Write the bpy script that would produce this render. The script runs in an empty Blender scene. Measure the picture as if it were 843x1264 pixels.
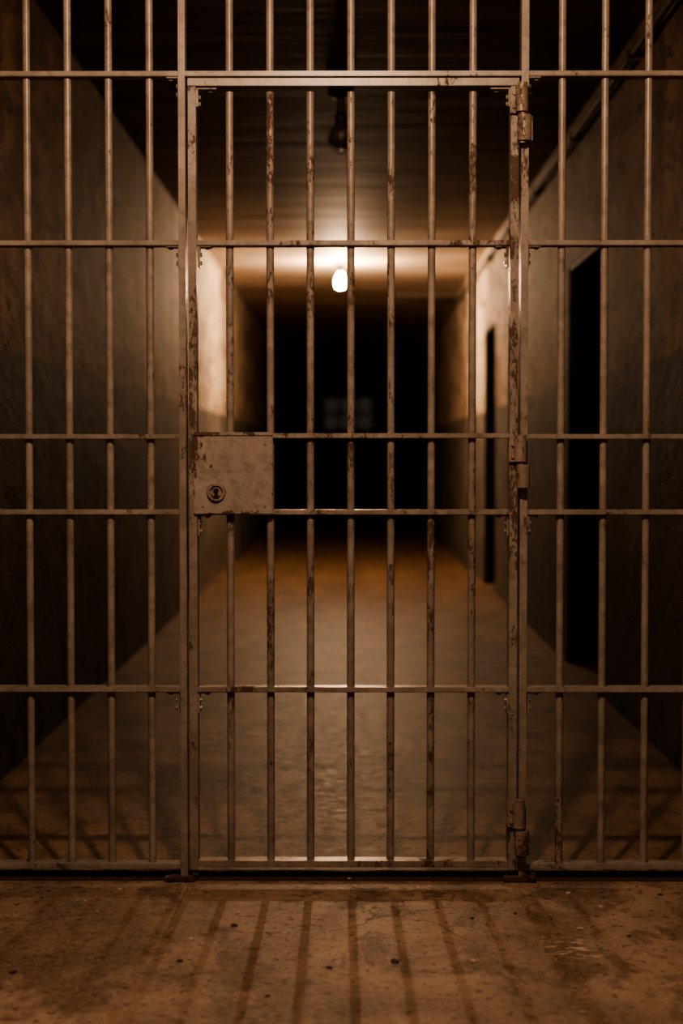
import bpy, bmesh, math, random
from mathutils import Vector, Euler, Matrix
random.seed(4)
scene=bpy.context.scene
col=scene.collection
F=1950.0; D=4.06; EYE=1.10
WL=-1.17; WR=1.15; CEIL=2.79
pitch=math.atan(72/F); yaw=8.5/F
CR=Euler((math.pi/2-pitch,0,yaw)).to_matrix()
CP=Vector((0,-D,EYE))
def ray(u,v): return CR@Vector(((u-421.5)/F,-(v-632)/F,-1))
def gx(u,v=632,y=0):
    d=ray(u,v); return (CP+d*((y-CP.y)/d.y)).x
def gz(v,u=430,y=0):
    d=ray(u,v); return (CP+d*((y-CP.y)/d.y)).z
def fl(u,v,z=0):
    d=ray(u,v); return CP+d*((z-CP.z)/d.z)

# ---------------- materials
def newmat(n):
    m=bpy.data.materials.new(n); m.use_nodes=True
    nt=m.node_tree; b=nt.nodes['Principled BSDF']; return m,nt,b
def pos(nt,scale=(1,1,1),loc=(0,0,0)):
    g=nt.nodes.new('ShaderNodeNewGeometry'); mp=nt.nodes.new('ShaderNodeMapping')
    mp.inputs['Scale'].default_value=scale; mp.inputs['Location'].default_value=loc
    nt.links.new(g.outputs['Position'],mp.inputs['Vector']); return mp.outputs['Vector']
def noise(nt,vec,scale,detail=5,rough=.6,dist=0):
    n=nt.nodes.new('ShaderNodeTexNoise'); n.inputs['Scale'].default_value=scale
    n.inputs['Detail'].default_value=detail; n.inputs['Roughness'].default_value=rough
    n.inputs['Distortion'].default_value=dist
    nt.links.new(vec,n.inputs['Vector']); return n.outputs['Fac']
def ramp(nt,fac,stops):
    r=nt.nodes.new('ShaderNodeValToRGB'); e=r.color_ramp.elements
    while len(e)<len(stops): e.new(.5)
    for i,(p,c) in enumerate(stops):
        e[i].position=p; e[i].color=(c if len(c)==4 else (*c,1)) if hasattr(c,'__len__') else (c,c,c,1)
    nt.links.new(fac,r.inputs['Fac']); return r.outputs['Color']
def mix(nt,fac,a,b,mode='MIX'):
    m=nt.nodes.new('ShaderNodeMix'); m.data_type='RGBA'; m.blend_type=mode
    for s,v in ((m.inputs[0],fac),(m.inputs[6],a),(m.inputs[7],b)):
        if hasattr(v,'links') or hasattr(v,'is_linked'): nt.links.new(v,s)
        elif hasattr(v,'__len__'): s.default_value=(*v,1)
        else: s.default_value=v
    return m.outputs[2]
def math_(nt,op,a,b=0,c=None):
    m=nt.nodes.new('ShaderNodeMath'); m.operation=op
    for i,v in enumerate((a,b,c)):
        if v is None: continue
        if hasattr(v,'is_linked'): nt.links.new(v,m.inputs[i])
        else: m.inputs[i].default_value=v
    return m.outputs[0]
def bump(nt,b,h,strength=.3,dist=.01):
    n=nt.nodes.new('ShaderNodeBump'); n.inputs['Strength'].default_value=strength; n.inputs['Distance'].default_value=dist
    nt.links.new(h,n.inputs['Height']); nt.links.new(n.outputs['Normal'],b.inputs['Normal'])
def near_shade(nt,p,c,y0,y1,tint):
    """shade painted into the near stretch of corridor: multiplies the paint colour, fades out towards y1"""
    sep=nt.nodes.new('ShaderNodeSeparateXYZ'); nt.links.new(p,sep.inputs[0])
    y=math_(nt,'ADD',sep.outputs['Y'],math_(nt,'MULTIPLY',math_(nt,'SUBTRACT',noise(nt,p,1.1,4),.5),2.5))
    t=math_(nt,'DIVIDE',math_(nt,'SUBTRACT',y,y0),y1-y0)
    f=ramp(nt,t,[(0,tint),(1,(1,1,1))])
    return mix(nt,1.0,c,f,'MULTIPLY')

def steel(name,base,dark,rust_lo,rust_hi,rough=.42,edge=None):
    m,nt,b=newmat(name); p=pos(nt)
    pz=pos(nt,(1,1,.5))
    n1=noise(nt,p,9,4); c=mix(nt,ramp(nt,n1,[(.35,0),(.7,1)]),base,dark)
    c=mix(nt,ramp(nt,noise(nt,p,40,4,.7),[(.46,0),(.7,.6)]),c,(.09,.068,.05))
    f=noise(nt,pz,110,6,.75); f2=noise(nt,pz,16,3,.6); g=noise(nt,p,3.1,3,.6)
    s=math_(nt,'ADD',math_(nt,'ADD',math_(nt,'MULTIPLY',f,.42),math_(nt,'MULTIPLY',f2,.38)),math_(nt,'MULTIPLY',g,.45))
    if edge:
        sep=nt.nodes.new('ShaderNodeSeparateXYZ'); nt.links.new(p,sep.inputs[0])
        dx=math_(nt,'MINIMUM',math_(nt,'SUBTRACT',sep.outputs['X'],edge[0]),math_(nt,'SUBTRACT',edge[1],sep.outputs['X']))
        dz=math_(nt,'MINIMUM',math_(nt,'SUBTRACT',sep.outputs['Z'],edge[2]),math_(nt,'SUBTRACT',edge[3],sep.outputs['Z']))
        dd=math_(nt,'MINIMUM',dx,dz)
        k=ramp(nt,math_(nt,'MULTIPLY',dd,30),[(0,1),(.45,0)])
        s=math_(nt,'ADD',s,math_(nt,'MULTIPLY',math_(nt,'MULTIPLY',k,.24),ramp(nt,noise(nt,p,22,4,.7),[(.42,0),(.6,1)])))
    r=ramp(nt,s,[(rust_lo,0),(rust_hi,1)])
    rc=mix(nt,noise(nt,p,120,3),(.085,.036,.018),(.02,.011,.008))
    c=mix(nt,math_(nt,'MULTIPLY',r,.9),c,rc)
    nt.links.new(c,b.inputs['Base Color'])
    rr=ramp(nt,r,[(0,rough),(1,.85)]); nt.links.new(rr,b.inputs['Roughness'])
    h=math_(nt,'SUBTRACT',math_(nt,'MULTIPLY',noise(nt,p,45,4),.5),r)
    bump(nt,b,h,.6,.0015)
    return m
M_bar=steel('bar_paint',(.26,.24,.215),(.16,.145,.125),.72,.75,.36)
M_barr=steel('door_bar_paint_rusted',(.26,.24,.215),(.155,.135,.115),.668,.70,.36)
M_lock=steel('lock_plate_paint',(.26,.24,.222),(.21,.185,.166),.75,.78,.5,(gx(240.5),gx(337.5),gz(635),gz(535)))
M_dark=steel('dark_rusty_steel',(.05,.035,.025),(.03,.02,.015),.55,.65,.6)
M_hinge=steel('hinge_paint',(.24,.205,.175),(.14,.11,.087),.66,.71)
m,nt,b=newmat('black_hole'); b.inputs['Base Color'].default_value=(.004,.003,.003,1); b.inputs['Roughness'].default_value=.9; M_black=m

def wallmat():
    m,nt,b=newmat('old_plaster_two_tone'); p=pos(nt); ph=pos(nt,(1,.5,1))
    sep=nt.nodes.new('ShaderNodeSeparateXYZ'); nt.links.new(p,sep.inputs[0])
    up=mix(nt,ramp(nt,noise(nt,ph,1.7,5),[(.3,0),(.7,1)]),(.70,.60,.48),(.54,.44,.33))
    up=mix(nt,math_(nt,'MULTIPLY',ramp(nt,noise(nt,pos(nt,(1.2,1.2,.25)),2.6,6,.62),[(.44,0),(.60,1)]),.75),up,(.19,.125,.08))
    up=mix(nt,ramp(nt,noise(nt,ph,3.6,8,.72,.5),[(.48,0),(.57,.8)]),up,(.16,.10,.06))
    up=mix(nt,ramp(nt,noise(nt,ph,12,4,.7),[(.57,0),(.63,.85)]),up,(.07,.042,.026))
    up=near_shade(nt,p,up,4.2,9.2,(.48,.35,.25))  # near wall colour darkened to stand in for the far bulb's falloff
    lo=mix(nt,ramp(nt,noise(nt,ph,2.4,6,.65),[(.35,0),(.7,1)]),(.165,.155,.138),(.085,.077,.065))
    lo=mix(nt,ramp(nt,noise(nt,pos(nt,(2,.9,.8)),3.5,8,.7,.4),[(.48,0),(.58,.8)]),lo,(.045,.032,.022))
    lo=near_shade(nt,p,lo,2.5,9.2,(.38,.31,.25))  # same painted falloff shade on the dado
    e=math_(nt,'ADD',sep.outputs['Z'],math_(nt,'MULTIPLY',math_(nt,'SUBTRACT',noise(nt,ph,14,4),.5),.05))
    k=ramp(nt,math_(nt,'SUBTRACT',e,.95),[(.49,0),(.505,1)])
    c=mix(nt,k,lo,up)
    ln=ramp(nt,math_(nt,'ABSOLUTE',math_(nt,'SUBTRACT',e,1.452)),[(0,.7),(.014,0)])
    c=mix(nt,ln,c,(.035,.025,.018))
    nt.links.new(c,b.inputs['Base Color']); b.inputs['Roughness'].default_value=.75
    bump(nt,b,math_(nt,'ADD',noise(nt,ph,5,7,.6),math_(nt,'MULTIPLY',noise(nt,ph,30,3),.2)),.6,.03)
    return m
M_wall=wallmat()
def ceilmat():
    m,nt,b=newmat('ceiling_old_paint'); p=pos(nt)
    c=mix(nt,ramp(nt,noise(nt,p,1.5,6,.6),[(.3,0),(.7,1)]),(.62,.52,.40),(.42,.335,.25))
    c=mix(nt,ramp(nt,noise(nt,pos(nt,(.4,2.2,1)),1.6,5,.6),[(.42,0),(.6,.5)]),c,(.17,.12,.082))
    c=near_shade(nt,p,c,4.2,9.4,(.24,.175,.125))  # shade away from the bulb painted into the near ceiling colour
    nt.links.new(c,b.inputs['Base Color']); b.inputs['Roughness'].default_value=.7
    b.inputs['Specular IOR Level'].default_value=.22
    h=math_(nt,'ADD',noise(nt,pos(nt,(.5,3.0,1)),1.5,5,.55),math_(nt,'MULTIPLY',noise(nt,p,10,4),.2))
    bump(nt,b,h,.4,.02); return m
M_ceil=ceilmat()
def floormat():
    m,nt,b=newmat('worn_concrete_floor'); p=pos(nt); pf=pos(nt,(1,.7,1))
    c=mix(nt,ramp(nt,noise(nt,pf,2.2,9,.7,.3),[(.40,0),(.58,1)]),(.11,.078,.054),(.275,.208,.15))
    c=mix(nt,math_(nt,'MULTIPLY',ramp(nt,noise(nt,pf,5.0,8,.72,.6),[(.49,0),(.57,1)]),.8),c,(.055,.038,.026))
    c=mix(nt,ramp(nt,noise(nt,p,70,4,.75),[(.35,.0),(.75,.45)]),c,(.36,.28,.205))
    c=mix(nt,ramp(nt,noise(nt,p,40,4,.7),[(.57,0),(.63,.85)]),c,(.04,.027,.018))
    c=mix(nt,ramp(nt,noise(nt,pos(nt,(1,1,1),(7,3,1)),55,3,.7),[(.66,0),(.69,.8)]),c,(.50,.40,.30))
    sep=nt.nodes.new('ShaderNodeSeparateXYZ'); nt.links.new(p,sep.inputs[0])
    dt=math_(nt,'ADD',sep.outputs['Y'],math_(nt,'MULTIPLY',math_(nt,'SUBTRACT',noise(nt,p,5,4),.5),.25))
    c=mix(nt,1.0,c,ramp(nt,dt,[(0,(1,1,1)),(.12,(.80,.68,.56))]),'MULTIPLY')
    v=nt.nodes.new('ShaderNodeTexVoronoi'); v.feature='DISTANCE_TO_EDGE'; v.inputs['Scale'].default_value=1.1
    wv=nt.nodes.new('ShaderNodeVectorMath'); wv.operation='ADD'
    n=nt.nodes.new('ShaderNodeTexNoise'); n.inputs['Scale'].default_value=4; n.inputs['Detail'].default_value=6
    sc=nt.nodes.new('ShaderNodeVectorMath'); sc.operation='SCALE'; sc.inputs['Scale'].default_value=.35
    nt.links.new(p,n.inputs['Vector']); nt.links.new(n.outputs['Color'],sc.inputs[0])
    nt.links.new(p,wv.inputs[0]); nt.links.new(sc.outputs[0],wv.inputs[1]); nt.links.new(wv.outputs[0],v.inputs['Vector'])
    ck=ramp(nt,v.outputs['Distance'],[(0,1),(.004,0)])
    ckm=math_(nt,'MULTIPLY',math_(nt,'MULTIPLY',ck,ramp(nt,noise(nt,p,1.3,2),[(.44,0),(.56,1)])),.8)
    c=mix(nt,ckm,c,(.02,.013,.009))
    q=fl(708,1172)
    d=nt.nodes.new('ShaderNodeVectorMath'); d.operation='DISTANCE'
    pp=pos(nt,(1,.9,1)); nt.links.new(pp,d.inputs[0]); d.inputs[1].default_value=(q.x,q.y*.9,0)
    sm=math_(nt,'MULTIPLY',ramp(nt,d.outputs['Value'],[(.02,1),(.11,0)]),ramp(nt,noise(nt,pos(nt,(1,2.5,1)),28,5,.7),[(.54,0),(.58,1)]))
    c=mix(nt,math_(nt,'MULTIPLY',sm,.8),c,(.60,.50,.40))
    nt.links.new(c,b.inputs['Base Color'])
    nt.links.new(ramp(nt,noise(nt,p,25,4,.7),[(.3,.46),(.7,.66)]),b.inputs['Roughness'])
    b.inputs['Specular IOR Level'].default_value=.4
    h=math_(nt,'SUBTRACT',math_(nt,'ADD',math_(nt,'MULTIPLY',noise(nt,p,32,4,.6),.5),math_(nt,'MULTIPLY',noise(nt,p,130,2),.4)),ckm)
    bump(nt,b,h,.4,.003); return m
M_floor=floormat()
def simple(n,c,r=.6,e=None,es=0,spec=.5):
    m,nt,b=newmat(n)
    cc=mix(nt,noise(nt,pos(nt),12,5),tuple(x*.7 for x in c),tuple(min(1,x*1.25) for x in c))
    nt.links.new(cc,b.inputs['Base Color']); b.inputs['Roughness'].default_value=r
    b.inputs['Specular IOR Level'].default_value=spec
    if e: b.inputs['Emission Color'].default_value=(*e,1); b.inputs['Emission Strength'].default_value=es
    return m
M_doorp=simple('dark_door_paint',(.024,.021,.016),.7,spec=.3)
M_pipe=simple('pipe_paint',(.09,.065,.045),.7)
M_cast=simple('cast_lamp_metal',(.04,.03,.022),.45)
M_chip=simple('chip_light',(.40,.33,.26),.8)
M_chipd=simple('chip_dark',(.05,.032,.022),.85)
M_pane=simple('night_window_pane',(.03,.03,.03),.95,(.30,.24,.18),.08,spec=.05)
m,nt,b=newmat('lit_bulb_glass'); b.inputs['Base Color'].default_value=(1,.8,.55,1)
b.inputs['Emission Color'].default_value=(1,.64,.38,1); b.inputs['Emission Strength'].default_value=1900; M_lit=m
m,nt,b=newmat('clear_lamp_glass'); b.inputs['Base Color'].default_value=(.15,.12,.09,1); b.inputs['Roughness'].default_value=.08
b.inputs['Transmission Weight'].default_value=.6; b.inputs['IOR'].default_value=1.45; M_glass=m

# ---------------- mesh helpers
def link(name,bm,mat,loc=(0,0,0),parent=None,smooth=False):
    me=bpy.data.meshes.new(name); 
    bmesh.ops.recalc_face_normals(bm,faces=bm.faces)
    bm.to_mesh(me); bm.free(); me.materials.append(mat)
    if smooth:
        for p in me.polygons: p.use_smooth=True
        try: me.set_sharp_from_angle(angle=math.radians(40))
        except Exception: pass
    o=bpy.data.objects.new(name,me); col.objects.link(o); o.location=loc
    if parent:
        o.parent=parent; o.location=Vector(loc)-parent.location
    return o
def bx(bm,x0,x1,y0,y1,z0,z1,bev=0):
    r=bmesh.ops.create_cube(bm,size=1)
    vs=r['verts']
    for v in vs: v.co=Vector(((x0+x1)/2+v.co.x*(x1-x0),(y0+y1)/2+v.co.y*(y1-y0),(z0+z1)/2+v.co.z*(z1-z0)))
    if bev:
        es=list({e for v in vs for e in v.link_edges})
        bmesh.ops.bevel(bm,geom=es,offset=bev,segments=2,affect='EDGES')
def cy(bm,c,r,h,axis='Z',seg=20,r2=None,bev=0):
    mt=Matrix.Translation(c)
    if axis=='Y': mt=mt@Matrix.Rotation(math.pi/2,4,'X')
    if axis=='X': mt=mt@Matrix.Rotation(math.pi/2,4,'Y')
    r_=bmesh.ops.create_cone(bm,cap_ends=True,segments=seg,radius1=r,radius2=r if r2 is None else r2,depth=h,matrix=mt)
def lathe(bm,prof,seg=28,c=(0,0,0)):
    rings=[]
    for r,z in prof:
        if r<1e-5: rings.append([bm.verts.new((c[0],c[1],c[2]+z))])
        else: rings.append([bm.verts.new((c[0]+r*math.cos(2*math.pi*i/seg),c[1]+r*math.sin(2*math.pi*i/seg),c[2]+z)) for i in range(seg)])
    for a,b2 in zip(rings,rings[1:]):
        for i in range(seg):
            j=(i+1)%seg
            if len(a)==1 and len(b2)==1: continue
            if len(a)==1: bm.faces.new((a[0],b2[i],b2[j]))
            elif len(b2)==1: bm.faces.new((a[i],a[j],b2[0]))
            else: bm.faces.new((a[i],a[j],b2[j],b2[i]))
def empty(name,loc,label,cat,kind=None):
    o=bpy.data.objects.new(name,None); o.location=loc; o.empty_display_size=.1; col.objects.link(o)
    o['label']=label; o['category']=cat; return o
def struct(name,bm,mat,label,smooth=False):
    o=link(name,bm,mat,smooth=smooth); o['kind']='structure'; o['label']=label; return o

# ---------------- room shell
Y0=-5.2; YP=18.0; YE=26.5
d1=(3.06,4.25,2.08); d2=(8.3,9.3,2.14)
def sidewall(name,x,out,ops):
    bm=bmesh.new(); y=Y0
    xa,xb=sorted((x,x+out*.35))
    for (a,b_,h) in ops:
        bx(bm,xa,xb,y,a,0,CEIL); bx(bm,xa,xb,a,b_,h,CEIL); y=b_
    bx(bm,xa,xb,y,YP,0,CEIL)
    return struct(name,bm,M_wall,'stained plaster corridor wall, cream above grey-blue dado')
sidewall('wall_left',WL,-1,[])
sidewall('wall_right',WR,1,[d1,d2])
bm=bmesh.new(); bx(bm,-3.2,3.2,Y0-.2,YE+.2,-.2,0)
struct('floor',bm,M_floor,'worn stained concrete floor')
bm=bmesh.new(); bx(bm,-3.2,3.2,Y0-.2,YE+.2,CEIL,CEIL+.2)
struct('ceiling',bm,M_ceil,'stained painted ceiling, shade painted into its near stretch')
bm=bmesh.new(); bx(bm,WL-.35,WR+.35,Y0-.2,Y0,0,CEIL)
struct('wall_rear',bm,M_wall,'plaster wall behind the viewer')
bm=bmesh.new()
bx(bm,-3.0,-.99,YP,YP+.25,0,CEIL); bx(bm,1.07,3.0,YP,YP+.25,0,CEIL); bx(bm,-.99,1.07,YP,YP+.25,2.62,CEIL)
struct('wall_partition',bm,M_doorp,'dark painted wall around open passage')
bm=bmesh.new(); bx(bm,.5,WR,12.6,12.72,CEIL-.05,CEIL,.004)
struct('trim_3',bm,M_pipe,'short shallow timber batten across part of the ceiling')
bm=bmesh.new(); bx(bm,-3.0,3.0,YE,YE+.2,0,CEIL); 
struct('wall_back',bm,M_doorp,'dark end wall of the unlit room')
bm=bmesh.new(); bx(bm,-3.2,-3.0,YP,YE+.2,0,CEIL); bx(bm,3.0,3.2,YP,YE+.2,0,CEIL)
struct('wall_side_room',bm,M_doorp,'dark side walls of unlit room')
bm=bmesh.new()
wx0,wx1,wz0,wz1=-.48,.48,1.55,2.2
for a in (wx0,-.16,.16,wx1): bx(bm,a-.025,a+.025,YE-.06,YE,wz0,wz1)
for z in (wz0,(wz0+wz1)/2,wz1): bx(bm,wx0,wx1,YE-.055,YE,z-.025,z+.025)
wf=struct('window_1',bm,M_doorp,'small barred window with dim panes')
bm=bmesh.new(); bx(bm,wx0,wx1,YE-.02,YE-.005,wz0,wz1)
o=link('pane',bm,M_pane,parent=wf)
for i,(a,b_,h) in enumerate((d1,d2),1):
    bm=bmesh.new(); x0=WR+.004; x1=WR+.34
    bx(bm,x0,x1,a,a+.03,0,h); bx(bm,x0,x1,b_-.03,b_,0,h); bx(bm,x0,x1,a+.03,b_-.03,h-.03,h)
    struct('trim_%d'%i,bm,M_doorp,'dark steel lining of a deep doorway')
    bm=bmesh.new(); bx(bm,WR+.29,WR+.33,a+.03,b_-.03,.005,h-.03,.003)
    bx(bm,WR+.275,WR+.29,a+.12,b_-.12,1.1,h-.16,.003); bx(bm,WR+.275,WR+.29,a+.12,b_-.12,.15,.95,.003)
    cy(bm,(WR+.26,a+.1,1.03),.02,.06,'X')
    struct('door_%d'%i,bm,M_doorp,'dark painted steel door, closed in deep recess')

# conduit pipe along right wall
pz=2.66
bm=bmesh.new(); ya=Y0+.05; yb=YP-.05
cy(bm,(0,0,0),.014,yb-ya,'Y',14)
pipe=link('conduit_pipe',bm,M_pipe,(WR-.04,(ya+yb)/2,pz),smooth=True)
pipe['label']='thin painted conduit pipe running along the wall below ceiling'; pipe['category']='pipe'
y=.6
while y<17:
    bm=bmesh.new(); bx(bm,WR-.058,WR-.002,y-.012,y+.012,pz-.022,pz+.022,.003); link('pipe_clip',bm,M_pipe,parent=pipe).location=-pipe.location; y+=1.6

# ---------------- lamps
def lamp(x,y,lit,label):
    e=empty('ceiling_lamp',(x,y,CEIL),label,'lamp')
    dz=-.03 if lit else 0
    bm=bmesh.new(); lathe(bm,[(0,0),(.060,0),(.062,-.010),(.052,-.022),(.020,-.03),(.014,-.09-dz),(0,-.09-dz)])
    link('lamp_base',bm,M_cast,(x,y,CEIL),e,True)
    bm=bmesh.new(); lathe(bm,[(r,z-dz) for r,z in [(0,-.088),(.018,-.088),(.024,-.10),(.028,-.105),(.028,-.128),(.024,-.135),(0,-.135)]])
    link('lamp_socket',bm,M_cast,(x,y,CEIL),e,True)
    s=.88 if lit else 1.15
    bm=bmesh.new(); lathe(bm,[(r*s,-.13-dz+z) for r,z in [(0,-.0),(.018,-.0),(.026,-.018),(.040,-.045),(.050,-.075),(.050,-.10),(.040,-.122),(.02,-.135),(0,-.138)]])
    link('lamp_globe',bm,M_lit if lit else M_glass,(x,y,CEIL),e,True)
    if not lit:
        bm=bmesh.new()
        for k in range(3):
            a=k*math.pi/3
            pts=[(.03,-.1),(.055,-.14),(.064,-.2),(.056,-.25),(.03,-.278),(0,-.286),(-.03,-.278),(-.056,-.25),(-.064,-.2),(-.055,-.14),(-.03,-.1)]
            for (r0,z0),(r1,z1) in zip(pts,pts[1:]):
                p0=Vector((r0*math.cos(a),r0*math.sin(a),z0)); p1=Vector((r1*math.cos(a),r1*math.sin(a),z1))
                dd=p1-p0; q=dd.to_track_quat('Z','Y').to_matrix().to_4x4()
                bmesh.ops.create_cone(bm,cap_ends=True,segments=6,radius1=.002,radius2=.002,depth=dd.length,matrix=Matrix.Translation((p0+p1)/2)@q)
        link('lamp_cage',bm,M_cast,(x,y,CEIL),e)
    return e
lamp(-.07,9.9,True,'glowing warm jar bulb hanging from the corridor ceiling')
lamp(-.035,3.4,False,'unlit glass jar lamp with cage under the dark ceiling')

# ---------------- barred partition
TH=.0065
RD=.023
def rail(parent,u0,u1,v,mat,x0=None,x1=None,th=TH,rd=RD):
    xa=gx(u0,v) if x0 is None else x0; xb=gx(u1,v) if x1 is None else x1
    z=gz(v); bm=bmesh.new(); bx(bm,xa,xb,-rd,rd,z-th,z+th,.0015)
    return link('rail',bm,mat,parent=parent)
BR=.0098
def bar(parent,x,z0,z1,mat):
    bm=bmesh.new(); cy(bm,(0,0,(z1-z0)/2),BR,z1-z0,'Z',16)
    o=link('bar',bm,mat,(x,0,z0),parent,True)
    return o
def bracket(parent,u,v,side,mat,drop=.055,hl=.034):
    x=gx(u,v); z=gz(v)-TH; bm=bmesh.new()
    a,b_=sorted((x,x+side*hl)); bx(bm,a,b_,-.018,.018,z-.004,z,.001)
    a,b_=sorted((x,x+side*.005)); bx(bm,a,b_,-.018,.018,z-drop,z-.003,.001)
    for k in (.022,.043): cy(bm,(x+side*.006,-.003,z-k),.006,.008,'X',6)
    cy(bm,(x+side*.024,-.003,z-.005),.006,.007,'Z',6)
    link('bracket',bm,mat,parent=parent)

part=empty('barred_partition',(0,0,0),'brown-grey painted steel bar partition with chipped rust spots around the door','prison bars')
xL=gx(227); xR=gx(645)
def post(parent,x,w,z0,z1,name='post'):
    bm=bmesh.new(); bx(bm,x-w/2,x+w/2,-.026,-.019,z0,z1,.001)
    bx(bm,x-w/2,x-w/2+.006,-.019,.026,z0,z1,.001); bx(bm,x+w/2-.006,x+w/2,-.019,.026,z0,z1,.001)
    return link(name,bm,M_barr if name=='stile' else M_bar,parent=parent)
post(part,xL,.0175,0,CEIL); post(part,xR,.0185,0,CEIL)
RV=[93,301,539,632,850,1067]
for v in RV:
    rail(part,0,222.5,v,M_bar,x0=WL+.002,x1=xL-.0088)
    rail(part,651,843,v,M_bar,x0=xR+.0093,x1=WR-.002)
rail(part,0,0,93,M_bar,x0=xL+.0088,x1=xR-.0093)
for v in (93,301,850):
    bracket(part,222.5,v,-1,M_bar); bracket(part,650,v,1,M_bar)
for v in (632,): bracket(part,650,v,1,M_bar,.045,.03)
lb=[gx(u) for u in (36.5,86.5,136.5,186.5)]
rb=[gx(u) for u in (691.5,744,797)]
stp=lb[1]-lb[0]
lb=[lb[0]-stp*k for k in (3,2,1)]+lb; rb=rb+[rb[-1]+.108*k for k in (1,2,3)]
zb=gz(1067)-.004
for x in lb+rb: 
    if WL+.02<x<WR-.02: bar(part,x,zb,CEIL,M_bar)
dbu=(284.5,334,383.3,433,482.3,532,582.3)
zt=gz(93)
for u in dbu: bar(part,gx(u),zt,CEIL,M_bar)
for x in (xL,xR):
    bm=bmesh.new(); bx(bm,x-.05,x+.03,-.045,.04,0,.012,.003)
    for k in range(5):
        a=random.uniform(-.045,.035); b2=random.uniform(-.05,-.01); s=random.uniform(.006,.012)
        bmesh.ops.create_icosphere(bm,subdivisions=1,radius=s,matrix=Matrix.Translation((x+a,b2,.012)))
    link('post_foot',bm,M_dark,parent=part)
bm=bmesh.new(); bx(bm,WL+.002,WR-.002,.0,.02,0,.016,.001); bx(bm,WL+.002,WR-.002,-.03,.0,0,.004,.001)
link('threshold',bm,M_dark,parent=part)

# ---------------- door
door=empty('cell_door',(gx(632),0,0),'closed barred steel cell door with rusted lock plate and hinges','cell door')
xs0=gx(239.5); xs1=gx(632.5)
zdt=gz(104); zdb=gz(1064)
post(door,xs0,.0205,zdb-.015,zdt,'stile'); post(door,xs1,.0205,zdb-.015,zdt,'stile')
bm=bmesh.new(); bx(bm,xs0-.0102,xs1+.0102,-.03,-.023,zdt-.010,zdt+.009,.001); bx(bm,xs0-.0102,xs1+.0102,-.023,.026,zdt+.002,zdt+.009,.001)
link('rail',bm,M_bar,parent=door)
for x,s in ((xs0,1),(xs1,-1)):
    bm=bmesh.new(); a,b_=sorted((x+s*.0105,x+s*.062)); bx(bm,a,b_,-.018,.018,zdt-.016,zdt-.01,.001)
    a,b_=sorted((x+s*.0105,x+s*.0155)); bx(bm,a,b_,-.018,.018,zdt-.06,zdt-.016,.001)
    cy(bm,(x+s*.045,0,zdt-.018),.006,.006,'Z',6)
    for k in (.033,.05): cy(bm,(x+s*.018,0,zdt-k),.005,.006,'X',6)
    link('bracket',bm,M_barr,parent=door)
xi0=xs0+.0104; xi1=xs1-.0104
for v in (301,850): rail(door,0,0,v,M_barr,x0=xi0,x1=xi1)
xlk=gx(337.5)
for v in (538,632): rail(door,0,0,v,M_barr,x0=xlk,x1=xi1)
rail(door,0,0,1064,M_barr,x0=xi0,x1=xi1,th=.008)
for v in (301,632,850):
    bracket(door,245,v,1,M_barr); bracket(door,627,v,-1,M_barr)
zl1=gz(535); zl0=gz(635)
for i,u in enumerate(dbu):
    x=gx(u)
    mt=M_barr
    if i==0:
        bar(door,x,zl1-.002,zdt-.02,mt); bar(door,x,zdb,zl0+.002,mt)
    else:
        bar(door,x,zdb,zdt-.02,mt)
bm=bmesh.new(); bx(bm,gx(240.5),xlk,-.034,.02,zl0,zl1,.003)
bx(bm,gx(240.5)+.002,xlk-.001,-.037,-.03,zl1-.006,zl1+.003,.001)
lock=link('lock_plate',bm,M_lock,(0,0,0),door); lock['label']='square painted steel lock case with rusty chipped edges'
def disc(u,v,r,h,mat,name,par,y=-.034,seg=24):
    bm=bmesh.new(); cy(bm,(gx(u,v),y-h/2,gz(v)),r,h,'Y',seg)
    es=[e for e in bm.edges]; 
    bmesh.ops.bevel(bm,geom=es,offset=min(h,r)*.25,segments=2,affect='EDGES')
    o=link(name,bm,mat,parent=None,smooth=True); o.parent=par; return o
kx,kz=gx(268.5,607),gz(607)
bm=bmesh.new()
n=32; ro,ri=.0245,.0165
def ringv(r,y): return [bm.verts.new((kx+r*math.cos(2*math.pi*i/n),y,kz+r*math.sin(2*math.pi*i/n))) for i in range(n)]
A=ringv(ro,-.034);B=ringv(ro-.002,-.042);C=ringv(ri,-.042);Dv=ringv(ri,-.034)
for P,Q in ((A,B),(B,C),(C,Dv)):
    for i in range(n): bm.faces.new((P[i],P[(i+1)%n],Q[(i+1)%n],Q[i]))
cy(bm,(kx,-.037,kz),.0125,.008,'Y',20)
esc=link('keyhole_ring',bm,M_hinge,smooth=True); esc.parent=lock
bm=bmesh.new(); cy(bm,(kx,-.042,kz+.004),.0062,.003,'Y',18)
vs=[(-.0035,.002),(.0035,.002),(.0065,-.0165),(-.0065,-.0165)]
f=[bm.verts.new((kx+a,-.0434,kz+b_)) for a,b_ in vs]; g=[bm.verts.new((kx+a,-.0405,kz+b_)) for a,b_ in vs]
bm.faces.new(f); bm.faces.new(g[::-1])
for i in range(4): bm.faces.new((f[i],f[(i+1)%4],g[(i+1)%4],g[i]))
kh=link('keyhole',bm,M_black); kh.parent=lock
for (u,v) in ((250,548),(328,548),(252,624),(328,624),(262,575)): disc(u,v,.0038,.002,M_hinge,'rivet',lock,seg=10)
lock.location=-door.location
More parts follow.
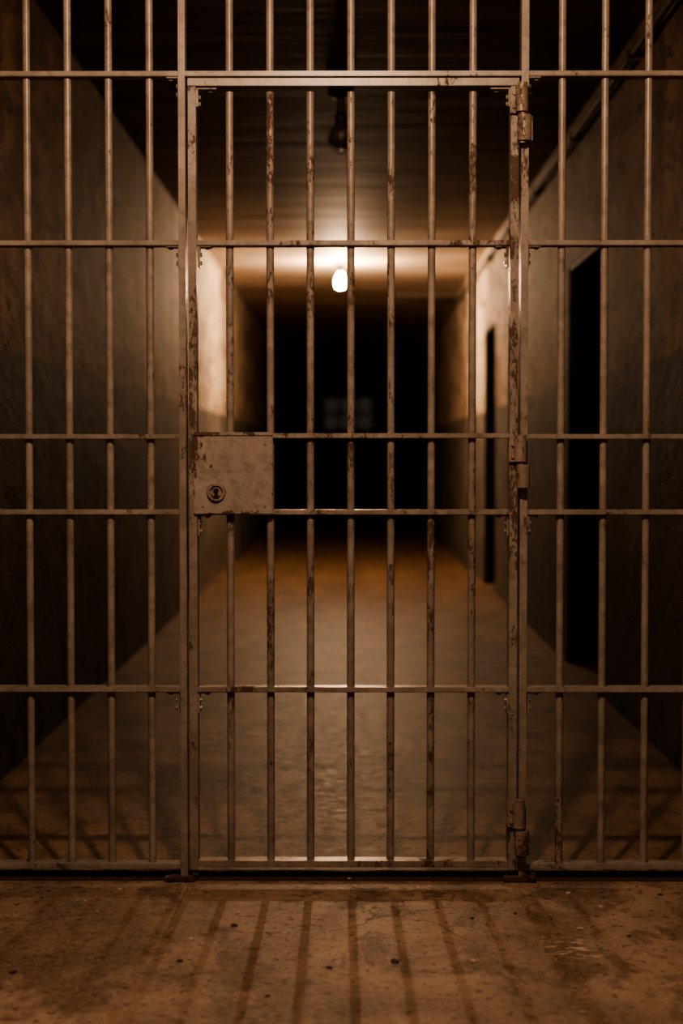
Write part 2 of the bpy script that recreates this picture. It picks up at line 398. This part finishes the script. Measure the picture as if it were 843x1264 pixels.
def hinge(v0,v1):
    x=gx(641); zt_=gz(v0); zb_=gz(v1); h=zt_-zb_; zm=(zt_+zb_)/2; bm=bmesh.new()
    cy(bm,(x-.003,-.046,zt_-h*.24),.0160,h*.46,'Z',24); cy(bm,(x+.004,-.046,zb_+h*.24),.0175,h*.46,'Z',24)
    cy(bm,(x-.001,-.046,zm),.009,h*1.06,'Z',14); cy(bm,(x-.001,-.046,zt_+.003),.0125,.009,'Z',14)
    bx(bm,gx(626),x,-.038,-.026,zt_-h*.48,zt_-.002,.001)
    bx(bm,x-.004,gx(653),-.044,-.026,zb_+.002,zb_+h*.46,.001)
    cy(bm,(gx(631),-.040,zt_-h*.12),.006,.008,'Y',6); cy(bm,(gx(631),-.040,zt_-h*.36),.006,.008,'Y',6)
    link('hinge',bm,M_hinge,parent=door,smooth=True)
hinge(111,179); hinge(541,602); hinge(986,1050)

# ---------------- debris
chips=[(147,1098,4,1),(104,1112,3,1),(236,1160,4,1),(289,1143,5,0),(406,1195,4,0),(488,1188,6,0),(585,1187,4,1),(583,1134,3,0),
(716,1147,5,1),(741,1120,4,1),(16,1201,5,0),(222,1187,4,0),(431,1086,5,1),(636,1128,3,0),(701,1103,4,1),(545,1150,2,1),(60,1100,3,0),(776,1156,3,0),
(645,1215,2,1),(330,1230,3,0),(120,1125,2,1),(815,1105,4,0),(395,1102,2,0),(560,1240,2,1)]
for i,(u,v,s,l) in enumerate(chips):
    p=fl(u,v); bm=bmesh.new(); r=s/560
    bmesh.ops.create_icosphere(bm,subdivisions=2,radius=r)
    for vv in bm.verts:
        k=1+random.uniform(-.3,.3); vv.co=Vector((vv.co.x*k,vv.co.y*k*.8,max(-r*.22,min(r*.3,vv.co.z*k*.5))))
    o=link('debris_chip',bm,M_chip if l else M_chipd,(p.x,p.y,r*.22)); o.rotation_euler[2]=random.uniform(0,6)
    o['label']='pale flake of plaster on the concrete floor' if l else 'dark crumb of rust on the concrete floor'
    o['category']='debris'; o['group']='debris chips on the floor'

# ---------------- light
ld=bpy.data.lights.new('overhead_lamp_light','POINT'); ld.energy=160; ld.color=(1,.64,.41); ld.shadow_soft_size=.05
lo=bpy.data.objects.new('overhead_lamp_light',ld); lo.location=(-.03,-1.75,2.5); col.objects.link(lo)
w=bpy.data.worlds.new('World'); scene.world=w; w.use_nodes=True
w.node_tree.nodes['Background'].inputs[0].default_value=(.02,.015,.01,1); w.node_tree.nodes['Background'].inputs[1].default_value=.3

cd=bpy.data.cameras.new('Camera'); co=bpy.data.objects.new('Camera',cd); col.objects.link(co)
co.location=CP; co.rotation_euler=(math.pi/2-pitch,0,yaw)
cd.sensor_fit='VERTICAL'; cd.sensor_height=36; cd.lens=36*F/1264
cd.dof.use_dof=True; cd.dof.focus_distance=D; cd.dof.aperture_fstop=2.1
cd.clip_start=.05
scene.camera=co
try:
    scene.view_settings.view_transform='AgX'; scene.view_settings.look='AgX - Medium High Contrast'
except Exception as e: print(e)
